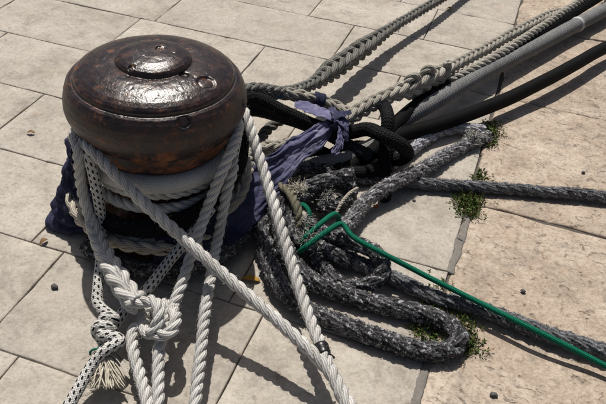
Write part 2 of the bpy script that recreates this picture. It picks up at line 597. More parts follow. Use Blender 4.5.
def mat_iron():
    t = NT('rusted_cast_iron')
    v = t.objvec(False)
    tc = t.n('ShaderNodeTexCoord')
    sx = t.n('ShaderNodeSeparateXYZ')
    t.l(tc.outputs['Object'], sx.inputs[0])
    big = t.noise(v, 7, 5, 0.65, 0.3)
    mid = t.noise(v, 28, 5, 0.7, 0.3)
    fine = t.noise(v, 170, 3, 0.7)
    paint = t.ramp(mid, [(0.35, (0.008, 0.0055, 0.007)), (0.52, (0.022, 0.012, 0.0115)), (0.7, (0.07, 0.032, 0.022))])
    rust = t.ramp(t.noise(v, 60, 4, 0.7), [(0.35, (0.07, 0.022, 0.010)), (0.55, (0.17, 0.055, 0.018)), (0.7, (0.32, 0.12, 0.03))])
    k = t.math('ADD', t.math('MULTIPLY', big, 0.6), t.math('MULTIPLY', mid, 0.4))
    # worn plate keeps its paint, the sides rust
    hb = t.n('ShaderNodeMapRange')
    t.l(sx.outputs[2], hb.inputs[0])
    hb.inputs[1].default_value = 0.57
    hb.inputs[2].default_value = 0.36
    hb.inputs[3].default_value = -0.05
    hb.inputs[4].default_value = 0.115
    rm = t.step(t.math('ADD', k, hb.outputs[0]), 0.52, 0.66)
    col = t.mix(t.math('MULTIPLY', rm, 0.85), paint, rust)
    rough = t.math('ADD', t.math('MULTIPLY', rm, 0.32), t.math('ADD', 0.14, t.math('MULTIPLY', mid, 0.28)))
    pit = t.math('SUBTRACT', 1.0, t.step(t.voro(v, 55), 0.05, 0.35))
    pit = t.math('MULTIPLY', pit, t.step(t.noise(v, 16, 3), 0.5, 0.62))
    fl = t.math('MULTIPLY', t.step(t.noise(v, 34, 3, 0.6, 0.5), 0.60, 0.72), 0.6)
    col = t.mix(fl, col, (0.17, 0.062, 0.020))
    side = t.step(sx.outputs[2], 0.535, 0.50)
    rough = t.math('ADD', rough, t.math('MULTIPLY', side, 0.2))
    nb = t.bump(mid, 0.4, 0.003)
    nb = t.bump(t.math('SUBTRACT', fine, pit), 0.4, 0.0018, nb)
    return fin(t, col, rough, nb, spec=0.5)


M['iron'] = mat_iron()

# ------------------------------------------------------------------ the setting
def grid_mesh(name, nx, ny, fn):
    s, tt = np.meshgrid(np.linspace(0, 1, nx + 1), np.linspace(0, 1, ny + 1), indexing='ij')
    V = fn(s.ravel(), tt.ravel())
    i = np.arange(nx)[:, None]
    j = np.arange(ny)[None]
    w = ny + 1
    Fq = np.stack([i * w + j, (i + 1) * w + j, (i + 1) * w + j + 1, i * w + j + 1], -1).reshape(-1, 4)
    su, tu = s.ravel(), tt.ravel()
    UV = np.stack([su[Fq.ravel()], tu[Fq.ravel()]], 1)
    return V, Fq, UV


big = 600.0
gme = mesh_from('ground', [(-big, -big, -0.03), (big, -big, -0.03), (big, big, -0.03), (-big, big, -0.03)], [(0, 1, 2, 3)], [(0, 0), (1, 0), (1, 1), (0, 1)], False)
tag(put('ground', gme, M['ground']), kind='structure')
bed = mesh_from('pavement', [(-3.4, -2.0, -0.010), (0.862, -2.0, -0.010), (0.862, 4.6, -0.010), (-3.4, 4.6, -0.010)], [(0, 1, 2, 3)], [(0, 0), (1, 0), (1, 1), (0, 1)], False)
pavement = tag(put('pavement', bed, M['bed']), kind='structure')
bed2 = mesh_from('quay_coping', [(0.862, -2.0, -0.008), (2.6, -2.0, -0.008), (2.6, 4.6, -0.008), (0.862, 4.6, -0.008)], [(0, 1, 2, 3)], [(0, 0), (1, 0), (1, 1), (0, 1)], False)
coping = tag(put('quay_coping', bed2, M['mortar']), kind='structure')


def slab_piece(name, quad, parent, mat, jit=0.0012, relief=0.0007, edge=0.005, cell=0.03, seed=0, zoff=0.0, jscale=14, tilt=0.0):
    """flagstone with worn, rounded, slightly uneven edges"""
    q = np.array(quad, float)                      # a b c d counter-clockwise
    L = max(np.linalg.norm(q[1] - q[0]), np.linalg.norm(q[2] - q[3]))
    Wd = max(np.linalg.norm(q[3] - q[0]), np.linalg.norm(q[2] - q[1]))
    nx, ny = max(4, int(L / cell)), max(4, int(Wd / cell))

    def crd(n, len_):
        e = edge / len_
        return np.concatenate([[0, 0, e * 0.4], np.linspace(e, 1 - e, n + 1), [1 - e * 0.4, 1, 1]])
    s = crd(nx, L)
    t_ = crd(ny, Wd)
    S, T = np.meshgrid(s, t_, indexing='ij')
    P = ((1 - S) * (1 - T))[..., None] * q[0] + (S * (1 - T))[..., None] * q[1] + (S * T)[..., None] * q[2] + ((1 - S) * T)[..., None] * q[3]
    sh = P.shape[:2]
    flat = np.concatenate([P.reshape(-1, 2), np.zeros((P.size // 2, 1))], 1)
    j1 = fbm(flat, jscale, seed, 3).reshape(sh) * jit
    j2 = fbm(flat, jscale, seed + 50, 3).reshape(sh) * jit
    z = fbm(flat, 7, seed + 90, 4).reshape(sh) * relief
    dS = np.minimum(S, 1 - S) * L
    dT = np.minimum(T, 1 - T) * Wd
    d = np.minimum(dS, dT)
    z = z - edge * 0.45 * np.clip(1 - d / edge, 0, 1)**2
    chip = np.clip(fbm(flat, 22, seed + 33, 2).reshape(sh) - 0.35, 0, 1) * np.exp(-d / 0.012)
    z = z - chip * 0.006
    ctr = q.mean(0)
    tv = (random.uniform(-tilt, tilt), random.uniform(-tilt, tilt))
    z = z + (P[..., 0] - ctr[0]) * tv[0] + (P[..., 1] - ctr[1]) * tv[1] + zoff
    P3 = np.stack([P[..., 0] + j1, P[..., 1] + j2, z], -1)
    P3[0, :, 2] = P3[-1, :, 2] = P3[:, 0, 2] = P3[:, -1, 2] = -0.028
    a, b = sh
    i = np.arange(a - 1)[:, None]
    j = np.arange(b - 1)[None]
    Fq = np.stack([i * b + j, (i + 1) * b + j, (i + 1) * b + j + 1, i * b + j + 1], -1).reshape(-1, 4)
    V = P3.reshape(-1, 3)
    o = np.array([ctr[0], ctr[1], 0])
    return put(name, mesh_from(name, V - o, Fq), mat, parent, o)


ylines = [-1.67, -1.29, -0.915, -0.54, -0.165, 0.204, 0.58, 0.96, 1.35, 1.745, 2.13, 2.52, 2.91, 3.3]
joints = {2: [-0.115, 0.52], 3: [-0.229, 0.407], 4: [-0.343, 0.30], 5: [-0.803, -0.2, 0.3], 6: [-1.25, -0.46, 0.17], 7: [-0.805, -0.177, 0.45],
          8: [-1.36, -0.735, 0.132], 9: [-0.74, -0.105, 0.47], 10: [-1.0, -0.36, 0.27]}
for r in range(len(ylines) - 1):
    js = sorted(joints.get(r, []) if r in joints else [-0.9 + 0.17 * (r % 3), -0.25 + 0.13 * (r % 4), 0.33])
    xs = list(js)
    while xs[0] > -2.6:
        xs.insert(0, xs[0] - 0.63)
    xs.append(0.861)
    for k in range(len(xs) - 1):
        g = 0.0022
        quad = [(xs[k] + g, ylines[r] + g), (xs[k + 1] - g, ylines[r] + g), (xs[k + 1] - g, ylines[r + 1] - g), (xs[k] + g, ylines[r + 1] - g)]
        slab_piece('slab', quad, pavement, M['slab'], seed=r * 31 + k * 7, zoff=random.uniform(-0.0008, 0.0008), tilt=0.0012)
cop_y = [-1.77, -0.60, 0.572, 1.352, 2.135, 2.92]
for k in range(len(cop_y) - 1):
    for (xa, xb) in ((0.871, 1.74), (1.75, 2.58)):
        g = 0.0025
        slab_piece('coping_stone', [(xa, cop_y[k] + g), (xb, cop_y[k] + g), (xb, cop_y[k + 1] - g), (xa, cop_y[k + 1] - g)], coping, M['coping'],
                   jit=0.008, relief=0.003, edge=0.010, cell=0.022, seed=400 + k * 13 + int(xa), jscale=9, zoff=random.uniform(-0.001, 0.001), tilt=0.002)
# hardened mortar smeared along the open part of the joint
for _q, _sd in (([(0.852, 0.205), (0.874, 0.200), (0.886, 0.36), (0.858, 0.37)], 77), ([(0.858, 0.372), (0.886, 0.362), (0.884, 0.50), (0.864, 0.51)], 78), ([(0.852, -0.34), (0.880, -0.33), (0.877, -0.09), (0.860, -0.08)], 79)):
    slab_piece('mortar_patch', _q, coping, M['mortarpale'], jit=0.005, relief=0.0012, edge=0.006, cell=0.012, seed=_sd, zoff=0.0026, jscale=30)

# ------------------------------------------------------------------ the bollard
def build_bollard():
    root = thing('mooring_bollard', 'squat rusty brown cast iron bollard with domed mushroom cap, wound with ropes', 'bollard', (BX, BY, 0))
    cap_prof = [(0.0, 0.5985), (0.03, 0.598), (0.06, 0.595), (0.082, 0.589), (0.093, 0.584), (0.0975, 0.579), (0.099, 0.5745), (0.0995, 0.571), (0.102, 0.5695),
                (0.112, 0.5695), (0.13, 0.568), (0.15, 0.565), (0.17, 0.5595), (0.19, 0.552), (0.203, 0.545), (0.210, 0.5395), (0.2132, 0.534),
                (0.2138, 0.5285), (0.2155, 0.5262), (0.2195, 0.5262), (0.2275, 0.522), (0.236, 0.511), (0.2425, 0.494), (0.2465, 0.474), (0.247, 0.456), (0.2445, 0.440),
                (0.239, 0.425), (0.232, 0.411), (0.2255, 0.400), (0.2205, 0.3945), (0.2125, 0.3925), (0.2095, 0.3865), (0.2075, 0.373), (0.2035, 0.359), (0.198, 0.345), (0.191, 0.334),
                (0.183, 0.328), (0.172, 0.326)]
    shaft_prof = [(0.172, 0.3255), (0.163, 0.30), (0.158, 0.25), (0.158, 0.15), (0.164, 0.09), (0.18, 0.055), (0.205, 0.04), (0.222, 0.034), (0.228, 0.026), (0.229, -0.005)]

    def lathe(prof, seg, fine):
        p = np.array(prof)
        s = arclen(np.stack([p[:, 0], p[:, 1], 0 * p[:, 0]], 1))
        # densify evenly but keep the profile's own corners
        si = np.unique(np.concatenate([s, np.arange(0, s[-1], fine)]))
        R_ = np.interp(si, s, p[:, 0])
        Z_ = np.interp(si, s, p[:, 1])
        th = np.arange(seg) / seg * 2 * np.pi
        V = np.stack([R_[:, None] * np.cos(th), R_[:, None] * np.sin(th), np.broadcast_to(Z_[:, None], (len(R_), seg))], -1)
        n = len(R_)
        i = np.arange(n - 1)[:, None]
        j = np.arange(seg)[None]
        j1 = (j + 1) % seg
        Fq = np.stack([i * seg + j, (i + 1) * seg + j, (i + 1) * seg + j1, i * seg + j1], -1).reshape(-1, 4)
        return V.reshape(-1, 3), Fq

    V, Fq = lathe(cap_prof, 460, 0.003)
    rr = np.hypot(V[:, 0], V[:, 1])[:, None]
    rad = np.concatenate([V[:, :2] / (rr + 1e-6), np.zeros((len(V), 1))], 1)
    ndir = rad * np.clip(rr / 0.247, 0, 1)**3
    ndir[:, 2] = np.clip(1 - (rr[:, 0] / 0.23)**4, 0.1, 1)
    amt = fbm(V, 16, 5, 4) * 0.0012 + np.minimum(fbm(V, 60, 9, 3) + 0.6, 0) * 0.002
    V = V + ndir * amt[:, None]
    O = np.array([BX, BY, 0])
    # two round lifting holes and a few chips knocked out of the casting
    for c, rad_, dep in ((at(205.5, 85, 0.551) - O, 0.027, 0.0045), (cy(185, 122, 0.2365) - O, 0.0185, 0.0065), (at(184, 75, 0.568) - O, 0.013, 0.004),
                         (cy(243, 104, 0.245) - O, 0.012, 0.004), (at(131, 67, 0.588) - O, 0.011, 0.004), (cy(174, 164, 0.205) - O, 0.013, 0.003),
                         (at(160, 48, 0.598) - O, 0.012, 0.003), (cy(96, 118, 0.247) - O, 0.010, 0.004)):
        d = np.linalg.norm(V - c, axis=1)
        inside = np.clip((rad_ - d) / (rad_ * 0.22), 0, 1)
        rim = np.exp(-((d - rad_ * 1.12) / (rad_ * 0.12))**2)
        inside = inside + 0.8 * np.exp(-((d - rad_ * 0.86) / (rad_ * 0.10))**2)
        V = V - ndir * (inside * dep)[:, None] + ndir * (rim * dep * 0.08)[:, None]
    # notch in the rim of the boss
    c = at(185, 72, 0.575) - O
    d = np.linalg.norm(V - c, axis=1)
    V = V - ndir * (np.exp(-(d / 0.010)**2) * 0.008)[:, None]
    put('cap', mesh_from('bollard_cap', V, Fq), M['iron'], root)
    V, Fq = lathe(shaft_prof, 96, 0.012)
    put('shaft', mesh_from('bollard_shaft', V, Fq), M['iron'], root)
    return root


build_bollard()


# ------------------------------------------------------------------ ropes
def base_of(C):
    i = int(np.argmin(C[:, 2]))
    return np.array([C[i, 0], C[i, 1], 0.0])


def laid_strands(C, R, lay, strands=3, sides=12, rough=0.0, seed=0, hand=1, rprof=None, fat=0.50, noise_scale=70):
    T, N, B = frames(C)
    s = arclen(C)
    Rv = np.full(len(C), R) if rprof is None else R * rprof(s / s[-1])
    Rv = Rv * (1 + 0.03 * fbm(C, 25, seed + 3, 2))
    out = []
    for k in range(strands):
        ang = hand * 2 * np.pi * s / lay + 2 * np.pi * k / strands + 0.25 * fbm(C, 8, seed, 2)
        Ck = strand_curve(C, N, B, ang, Rv * (1 - fat))
        V, Fq, UV = tube_arrays(Ck, Rv * fat, sides)
        if rough > 0:
            cc = np.repeat(Ck, sides, 0)
            D = V[:len(cc)] - cc
            D /= np.linalg.norm(D, axis=1)[:, None] + 1e-9
            V[:len(cc)] += D * (fbm(V[:len(cc)], noise_scale, seed + 20 + k, 3) * rough)[:, None]
        out.append((V, Fq, UV))
    return out


def plait_strands(C, R, lay, sides=9, seed=0, rprof=None, roll=0.0):
    """square plait: four columns of paired strands, leaning alternately left and right, so every side shows chevrons"""
    T, N, B = frames(C)
    s = arclen(C)
    Rv = np.full(len(C), R) if rprof is None else R * rprof(s / s[-1])
    out = []
    ph0 = 2 * np.pi * np.cumsum(np.concatenate([[0], np.diff(s)]) / (lay * Rv / R))
    for c in range(4):
        hand = 1 if c % 2 == 0 else -1
        ca = math.pi / 4 + c * math.pi / 2 + roll + 0.25 * fbm(C, 3, seed + 60, 2)
        Cc = strand_curve(C, N, B, ca, Rv * 0.46)
        for k in range(2):
            ang = hand * (ph0 + np.pi * k) + ca + (0 if c < 2 else np.pi / 2) + 0.15 * fbm(C, 14, seed + c, 2)
            Ck = strand_curve(Cc, N, B, ang, Rv * 0.225)
            V, Fq, UV = tube_arrays(Ck, Rv * 0.325 * (1 + 0.07 * fbm(Ck, 24, seed + 7 * k + c, 2)), sides)
            out.append((V, Fq, UV))
    return out


def fuzz(C, R, count, length, seed, width=0.0007):
    """short stiff fibres standing off a fouled rope"""
    r = np.random.default_rng(seed)
    T, N, B = frames(C)
    i = r.integers(0, len(C), count)
    a = r.uniform(0, 2 * np.pi, count)
    d = np.cos(a)[:, None] * N[i] + np.sin(a)[:, None] * B[i]
    p = C[i] + d * (R * r.uniform(0.75, 0.98, count))[:, None]
    dirn = d + r.normal(0, 0.8, (count, 3))
    dirn /= np.linalg.norm(dirn, axis=1)[:, None]
    L = length * r.uniform(0.3, 1.0, count)
    side = np.cross(dirn, r.normal(0, 1, (count, 3)))
    side /= np.linalg.norm(side, axis=1)[:, None] + 1e-9
    w = width * r.uniform(0.5, 1.2, count)[:, None]
    mid = p + dirn * (L * 0.55)[:, None]
    tip = p + (dirn + r.normal(0, 0.45, (count, 3))) * L[:, None]
    V = np.stack([p - side * w, p + side * w, mid + side * w * 0.8, mid - side * w * 0.8, tip], 1)
    V[:, :, 2] = np.maximum(V[:, :, 2], 0.0015)
    V = V.reshape(-1, 3)
    b = np.arange(count)[:, None] * 5
    Fq = np.vstack([b + np.array([[0, 1, 2, 3]])])
    Ft = b + np.array([[3, 2, 4]])
    faces = np.vstack([Fq, np.concatenate([Ft, Ft[:, 2:3]], 1)])
    return V, Fq, Ft


def add_fuzz(root, C, R, per_m, length, seed, mat, name='fibre_fuzz'):
    n = int(per_m * arclen(C)[-1])
    V, Fq, Ft = fuzz(C, R, n, length, seed)
    o = np.array(root.location)
    me = bpy.data.meshes.new(name)
    me.from_pydata((V - o).tolist(), [], Fq.tolist() + Ft.tolist())
    put(name, me, mat, root)['kind'] = 'stuff'


def emit(root, name, arrs, mat):
    o = np.array(root.location)
    for V, Fq, UV in arrs:
        put(name, mesh_from(name, V - o, Fq, UV), mat, root)


def rope_laid(name, label, pts, R, mat, lay=None, group=None, wob=0.002, rough=0.0, seed=0, step=0.004, fat=0.5, cat='rope', rprof=None, noise_scale=70, hand=1):
    C = spline(pts, step)
    C = wobble(C, wob, 9, seed)
    lay = lay or 2.65 * 2 * R
    root = thing(name, label, cat, base_of(C), group)
    emit(root, 'strand', laid_strands(C, R, lay, rough=rough, seed=seed, fat=fat, rprof=rprof, noise_scale=noise_scale, hand=hand), M[mat])
    return root, C


def rope_plait(name, label, pts, R, mat, lay=None, group=None, wob=0.002, seed=0, step=0.004, rprof=None, cat='rope', roll=0.0):
    C = spline(pts, step)
    C = wobble(C, wob, 9, seed)
    lay = lay or 1.8 * 2 * R
    root = thing(name, label, cat, base_of(C), group)
    emit(root, 'strand', plait_strands(C, R, lay, seed=seed, rprof=rprof, roll=roll), M[mat])
    return root, C


def rope_tube(name, label, pts, R, mat, wob=0.002, seed=0, step=0.004, sides=24, relief=0.0, n_v=12, per_u=150, cat='rope', rprof=None, part='cover', rib=None, rvar=.025):
    C = spline(pts, step)
    C = wobble(C, wob, 9, seed)
    s = arclen(C)
    rad = np.full(len(C), R) if rprof is None else R * rprof(s / s[-1])
    rad = rad * (1 + rvar * fbm(C, 22, seed + 4, 2))
    if rib:
        rad = rad + rib[1] * np.sin(2 * np.pi * s / rib[0] + 0.6 * fbm(C, 60, seed, 2))
    V, Fq, UV = tube_arrays(C, rad, sides)
    if relief:
        m = len(C) * sides
        cc = np.repeat(C, sides, 0)
        D = V[:m] - cc
        D /= np.linalg.norm(D, axis=1)[:, None]
        uu = np.repeat(s, sides)
        vv = np.tile(np.arange(sides) / sides, len(C))
        h = np.sin(np.pi * (vv * n_v + uu * per_u)) * np.sin(np.pi * (vv * n_v - uu * per_u))
        V[:m] += D * (h * relief)[:, None]
    root = thing(name, label, cat, base_of(C))
    emit(root, part, [(V, Fq, UV)], M[mat])
    return root, C


def sub(C, f0, f1):
    n = len(C)
    return C[int(f0 * n):max(int(f1 * n), int(f0 * n) + 4)]


def near(C, p):
    return int(np.argmin(np.linalg.norm(C - p, axis=1)))


def sleeve(root, name, C, i0, i1, R, mat, ripple=0.0006, seed=0):
    seg = C[i0:i1]
    n = len(seg)
    k = np.linspace(0, 1, n)
    rad = R * (1 + 0.03 * np.sin(k * 9) + 0.05 * fbm(seg, 90, seed, 2))
    rad[0] *= 0.93
    rad[-1] *= 0.93
    emit(root, name, [tube_arrays(seg, rad, 16)], mat)


# --- white hawser A: its eye is dropped over the bollard, both legs run to the lower right
ptsA = [at(440, 520, .02), at(347, 406, .085), at(328, 370, .105), cy(185, 241, .36), cy(135, 194, .268), cy(107, 166, .242), cy(88, 145, .23)] + \
       ring(215, 60, .352, .362, .222, .262, 7) + [at(243, 110, .375), at(262, 166, .285), at(300, 290, .145), at(322, 350, .112), at(337, 384, .100), at(357, 416, .09), at(452, 520, .02)]
hawserA, CA = rope_laid('white_laid_rope', 'white three-strand rope crossing the front diagonally, black tape on its right leg', ptsA, .0170, 'white', seed=1, wob=0.0015)
i = near(CA, at(322, 350, .112))
sleeve(hawserA, 'tape_band', CA, i - 4, i + 5, .0184, M['tape'], seed=3)
_t = CA[i]
bundle_tape = [tube_arrays(spline([_t + (.008, -.012, .008), _t + (.024, -.012, .006), _t + (.034, -.008, -.006)], .004), .0032, 6)]
emit(hawserA, 'tape_tail', bundle_tape, M['tape'])
# frayed tails of the tape
# --- white hawser B: bulky eye splice on the left, knotted in front of the bollard
ptsB = [at(164, 520, .015), at(158, 404, .06), at(160, 345, .095), at(166, 322, .112), at(177, 297, .13), cy(205, 214, .268), cy(222, 172, .262), cy(236, 138, .245)] + \
       ring(50, 200, .335, .325, .235, .235, 6) + [cy(78, 150, .25), cy(82, 190, .262), cy(96, 236, .285), at(117, 276, .145), at(138, 303, .14),
       at(151.4, 300.4, .162), at(159.0, 307.1, .168), at(157.3, 323.0, .152), at(150.6, 334.0, .12), at(143.9, 326.4, .09), at(145.6, 310.4, .082), at(158.2, 303.7, .086), at(170.8, 307.9, .12),
       at(175.8, 320.5, .145), at(169.9, 333.1, .14), at(159.8, 334.8, .132), at(150.6, 331.4, .092), at(135, 328, .08), at(132, 345, .08), at(140, 376, .068), at(147, 404, .06), at(160, 520, .015)]
hawserB, CB = rope_laid('white_laid_rope', 'white three-strand rope tied in a bulky knot with a thick plaited splice, left of centre', ptsB, .0158, 'white', seed=2, wob=0.001)
# plaited splice lying over the left leg
j0 = near(CB[len(CB) // 2:], cy(90, 222, .28)) + len(CB) // 2
j1 = near(CB[len(CB) // 2:], at(138, 303, .14)) + len(CB) // 2
segB = CB[j0:j1]
emit(hawserB, 'splice', plait_strands(segB, .034, .10, sides=12, seed=5, rprof=lambda k: 0.62 + 0.38 * np.clip(k / 0.6, 0, 1)), M['white'])

# --- white rope C: two turns round the shaft, one leg hanging down
ptsC = [at(184, 520, .02), at(195, 404, .06), at(207, 300, .125), cy(218, 238, .285), cy(227, 190, .268), cy(233, 165, .25)] + \
       ring(45, 120, .285, .275, .21, .196, 3)[1:] + ring(140, 480, .272, .262, .192, .192, 14) + ring(500, 840, .224, .215, .194, .194, 14)
ropeC, CC = rope_laid('white_laid_rope', 'white three-strand rope hanging straight down before the bollard, from turns round its shaft', ptsC, .0158, 'white', seed=3, wob=0.001)

# --- flecked braid: noose round the bollard, knotted at the left with a frayed end
KN = []
_p0, _p1 = at(111, 320, .088), at(98, 337, .088)
_ax = (_p1 - _p0) / np.linalg.norm(_p1 - _p0)
_e1 = np.cross(_ax, [0, 0, 1.0])
_e1 /= np.linalg.norm(_e1)
_e2 = np.cross(_ax, _e1)
for _k in np.linspace(0, 1, 21):
    _a = -2 * math.pi * 2.05 * _k + 2.4
    KN.append(_p0 + (_p1 - _p0) * _k + (.0165) * (_e1 * math.cos(_a) - _e2 * math.sin(_a)))
ptsF = [at(102, 354, .07), at(107, 338, .065), at(125, 310, .085), at(145, 292, .115), cy(172, 258, .30), cy(201, 222, .252), cy(219, 196, .238), cy(233, 158, .228)] + \
       ring(45, 200, .35, .34, .232, .222, 6) + [cy(88, 152, .232), cy(96, 186, .242), cy(102, 232, .255), at(99, 285, .105), at(98, 304, .09)] + KN + [at(121, 340, .10), at(104, 351, .098), at(94, 363, .08), at(70, 404, .05), at(20, 490, .015)]
ropeF, CF = rope_tube('flecked_braided_rope', 'white braided rope flecked with black, knotted with a frayed tassel at lower left', ptsF, .0145, 'fleck', seed=4, step=.003, sides=28, relief=.0007, n_v=12, per_u=150, wob=0.001)


def bundle(root, name, base, tips, mat, r=.0012, sag=.0, seed=0, sides=4, per=1):
    o = np.array(root.location)
    rr = np.random.default_rng(seed)
    parts = []
    for tip in tips:
        b = base + rr.normal(0, .004, 3)
        mid = (b + tip) / 2 + rr.normal(0, .006, 3)
        C = spline([b, mid, tip], .006)
        parts.append(tube_arrays(C, r * rr.uniform(.6, 1.3) * np.linspace(1, .5, len(C)), sides))
    V, Fq, UV = join(parts)
    return put(name, mesh_from(name, V - o, Fq, UV), mat, root)


tips = [at(random.uniform(88, 126), random.uniform(374, 390), random.uniform(.03, .075)) for _ in range(130)]
bundle(ropeF, 'frayed_end', at(103, 354, .08), tips, M['fray'], .0030, seed=3)
tips = [at(random.uniform(66, 90), random.uniform(352, 372), random.uniform(.03, .08)) for _ in range(14)]
bundle(ropeF, 'loose_thread', at(97, 352, .085), tips, M['fray'], .0009, seed=5)
tips = [at(random.uniform(112, 126), random.uniform(356, 378), random.uniform(.03, .08)) for _ in range(12)]
bundle(ropeF, 'dark_thread', at(104, 352, .08), tips, M['tape'], .0011, seed=6)
tw = [at(97 + 7 * math.cos(a), 353 + 4 * math.sin(a), .085 + .016 * math.cos(a * 1.0 + 1)) for a in np.linspace(0, 12, 26)]
emit(ropeF, 'green_whipping', [tube_arrays(spline(tw, .003), .003, 6)], M['teal'])

# --- plaited cream turn low on the shaft
ptsP = ring(330, 245, .12, .118, .234, .240, 6) + ring(233, 208, .12, .128, .247, .262, 2) + ring(190, 90, .13, .13, .258, .24, 4)
rope_plait('cream_plaited_rope', 'cream plaited rope turn, lowest of the pale ropes round the bollard shaft', ptsP, .026, 'cream', seed=6)

# --- black braided rope slanting round the shaft and off behind to the right
ptsK = ring(250, 300, .165, .185, .232, .235, 3) + ring(320, 372, .215, .285, .235, .232, 4) + ring(395, 430, .30, .28, .24, .30, 3) + [at(250, 97, .26), at(285, 113, .205), at(318, 127, .16), at(345, 133, .13),
        at(366, 129, .155), at(384, 136, .18), at(401, 145, .155), at(407, 155, .10), at(397, 160, .07), at(384, 152, .06)]
ropeK, CK = rope_tube('black_braided_rope', 'thick black braided rope knotted in the dark tangle right of the bollard', ptsK, .0235, 'blackbraid', seed=8, sides=28, step=.0035, relief=.0022, n_v=14, per_u=110, wob=.002)

rope_tube('black_braided_rope', 'black braided rope end running down through the black knot to the paving', [at(381, 103, .11), at(386, 110, .155), at(388, 121, .172), at(387, 134, .14), at(385, 150, .115), at(384, 166, .07), at(386, 184, .03), at(384, 198, .024)], .0225, 'blackbraid', seed=19, sides=28, step=.0035, relief=.0022, n_v=14, per_u=110)
_hp = []
for _k in np.linspace(0, 1, 26):
    _a = 2 * math.pi * 2.1 * _k + 0.6
    _hp.append(at(358 + 27 * math.cos(_a), 160 + 13 * math.sin(_a), .028 + .03 * _k))
rope_tube('black_braided_rope', 'black braided rope coiled on the paving under the black knot', _hp, .023, 'blackbraid', seed=18, sides=24, step=.004, relief=.002, n_v=14, per_u=110)

rope_tube('dark_slate_rope', 'dark slate rope running beneath the black braided rope behind the bollard', ring(140, 70, .17, .17, .22, .30, 4) + [at(250, 110, .165), at(290, 119, .13), at(326, 133, .10), at(350, 146, .085), at(372, 158, .07)], .0235, 'slate', seed=21, sides=24, step=.004, relief=.0012, n_v=16, per_u=130)
rope_laid('grey_laid_rope', 'short bit of dim grey three-strand rope crossing the sunlit gap behind the bollard', [at(296, 112, .09), at(282, 119, .08), at(268, 129, .075), at(258, 145, .08), at(248, 160, .075)], .0205, 'greyplait', seed=22)

# --- grey woven sleeve hose: a turn under the cap, then out to the upper right
ptsH = ring(60, 5, .20, .175, .205, .235, 3) + [at(240, 170, .16), at(270, 173, .10), at(306, 166, .07), at(350, 157, .058), at(380, 144, .058), at(402, 121, .068), at(430, 104, .078), at(480, 75, .075), at(540, 44, .065), at(606, 9, .06), at(700, -42, .05), at(760, -75, .045)]
hoseH, CH = rope_tube('woven_grey_hose', 'thick grey hose in a ribbed woven sleeve with a pale band, running to upper right', ptsH, .0335, 'sleeve', seed=9, sides=28, step=.0022, wob=.0008, cat='hose', rib=(.0115, .0011), rvar=.01,
                      rprof=lambda k: 0.8 + 0.2 * np.clip((k - 0.15) / 0.12, 0, 1))
i = near(CH, at(578, 25, .062))
sleeve(hoseH, 'clamp_band', CH, i - 5, i + 6, .0365, M['clamp'])
# pale woven sleeve round the shaft just below the cap
rope_tube('white_woven_sleeve', 'white herringbone woven rope turn tight under the bollard cap', ring(150, 425, .303, .306, .196, .196, 14), .0262, 'sleevewhite', seed=31, sides=28, step=.004, wob=.0006)

# --- two black hoses
rope_tube('black_hose', 'black hose running just above the grey hose at upper right', [at(690, -55, .06), at(598, -3, .075), at(540, 33, .085), at(480, 69, .085), at(425, 100, .085), at(392, 128, .075), at(372, 152, .06), at(345, 162, .045), at(318, 152, .06), at(300, 140, .08)], .028, 'blackhose', seed=10, wob=.0008, cat='hose', rvar=.008)
rope_tube('black_hose', 'black hose nearest the rough coping, curving below the grey hose', [at(720, -10, .06), at(606, 47, .075), at(550, 78, .075), at(500, 102, .068), at(440, 124, .06), at(405, 134, .055), at(372, 146, .05), at(348, 168, .04), at(330, 178, .03)], .028, 'blackhose', seed=11, wob=.0008, cat='hose', rvar=.008)

# --- grey plaited hawser with a long splice, going off at the top
ptsG = ring(150, 85, .27, .27, .25, .36, 4) + [at(252, 89, .275), at(285, 92, .21), at(312, 84, .16), at(335, 68, .13), at(360, 50, .11), at(395, 26, .095), at(437, 1, .09), at(480, -25, .06), at(520, -48, .03)]


def kpos(pts, p):
    C = spline(pts, .004)
    return near(C, p) / len(C)


_ga, _gb = kpos(ptsG, at(322, 78, .15)), kpos(ptsG, at(392, 28, .096))


def profG(k):
    return 0.56 + 0.50 * np.clip((k - _ga + .03) / .06, 0, 1) * np.clip((_gb - k + .01) / .10, 0, 1)


ropeG, CG = rope_plait('grey_plaited_rope', 'weathered grey plaited rope with a fat splice, leaving at the top centre', ptsG, .042, 'greyplait', seed=12, rprof=profG, lay=.12)
i = near(CG, at(395, 26, .095))
tips = [CG[i] + np.array([random.uniform(-.03, .03), random.uniform(-.03, .03), random.uniform(-.03, .03)]) for _ in range(60)]
bundle(ropeG, 'frayed_tuck', CG[i], tips, M['fraygrey'], .0016, seed=8)

# --- tan plaited hawser: eye round the bollard, knotted throat, two parts to the upper right
ptsT = [at(262, 148, .13), at(282, 147, .125), at(305, 141, .13), at(328, 131, .14), at(350, 117, .15), at(378, 101, .155), at(404, 90, .155), at(428, 79, .15), at(447, 70, .135), at(500, 41, .12), at(540, 20, .115), at(562, 10, .10)]


_ta, _tb = kpos(ptsT, at(404, 90, .155)), kpos(ptsT, at(442, 73, .138))


def profT(k):
    m = (_ta + _tb) / 2
    return (0.62 + 0.40 * np.exp(-((k - m) / (_tb - _ta) / .62)**4) + 0.13 * np.exp(-((k - _ta + .1) / .10)**4)) * (1 - 0.5 * np.clip((k - .93) / .07, 0, 1))


ropeT, CT = rope_plait('tan_plaited_rope', 'pale tan plaited rope with a lumpy spliced knot, going to upper right', ptsT, .041, 'tanplait', seed=13, rprof=profT, lay=.12)
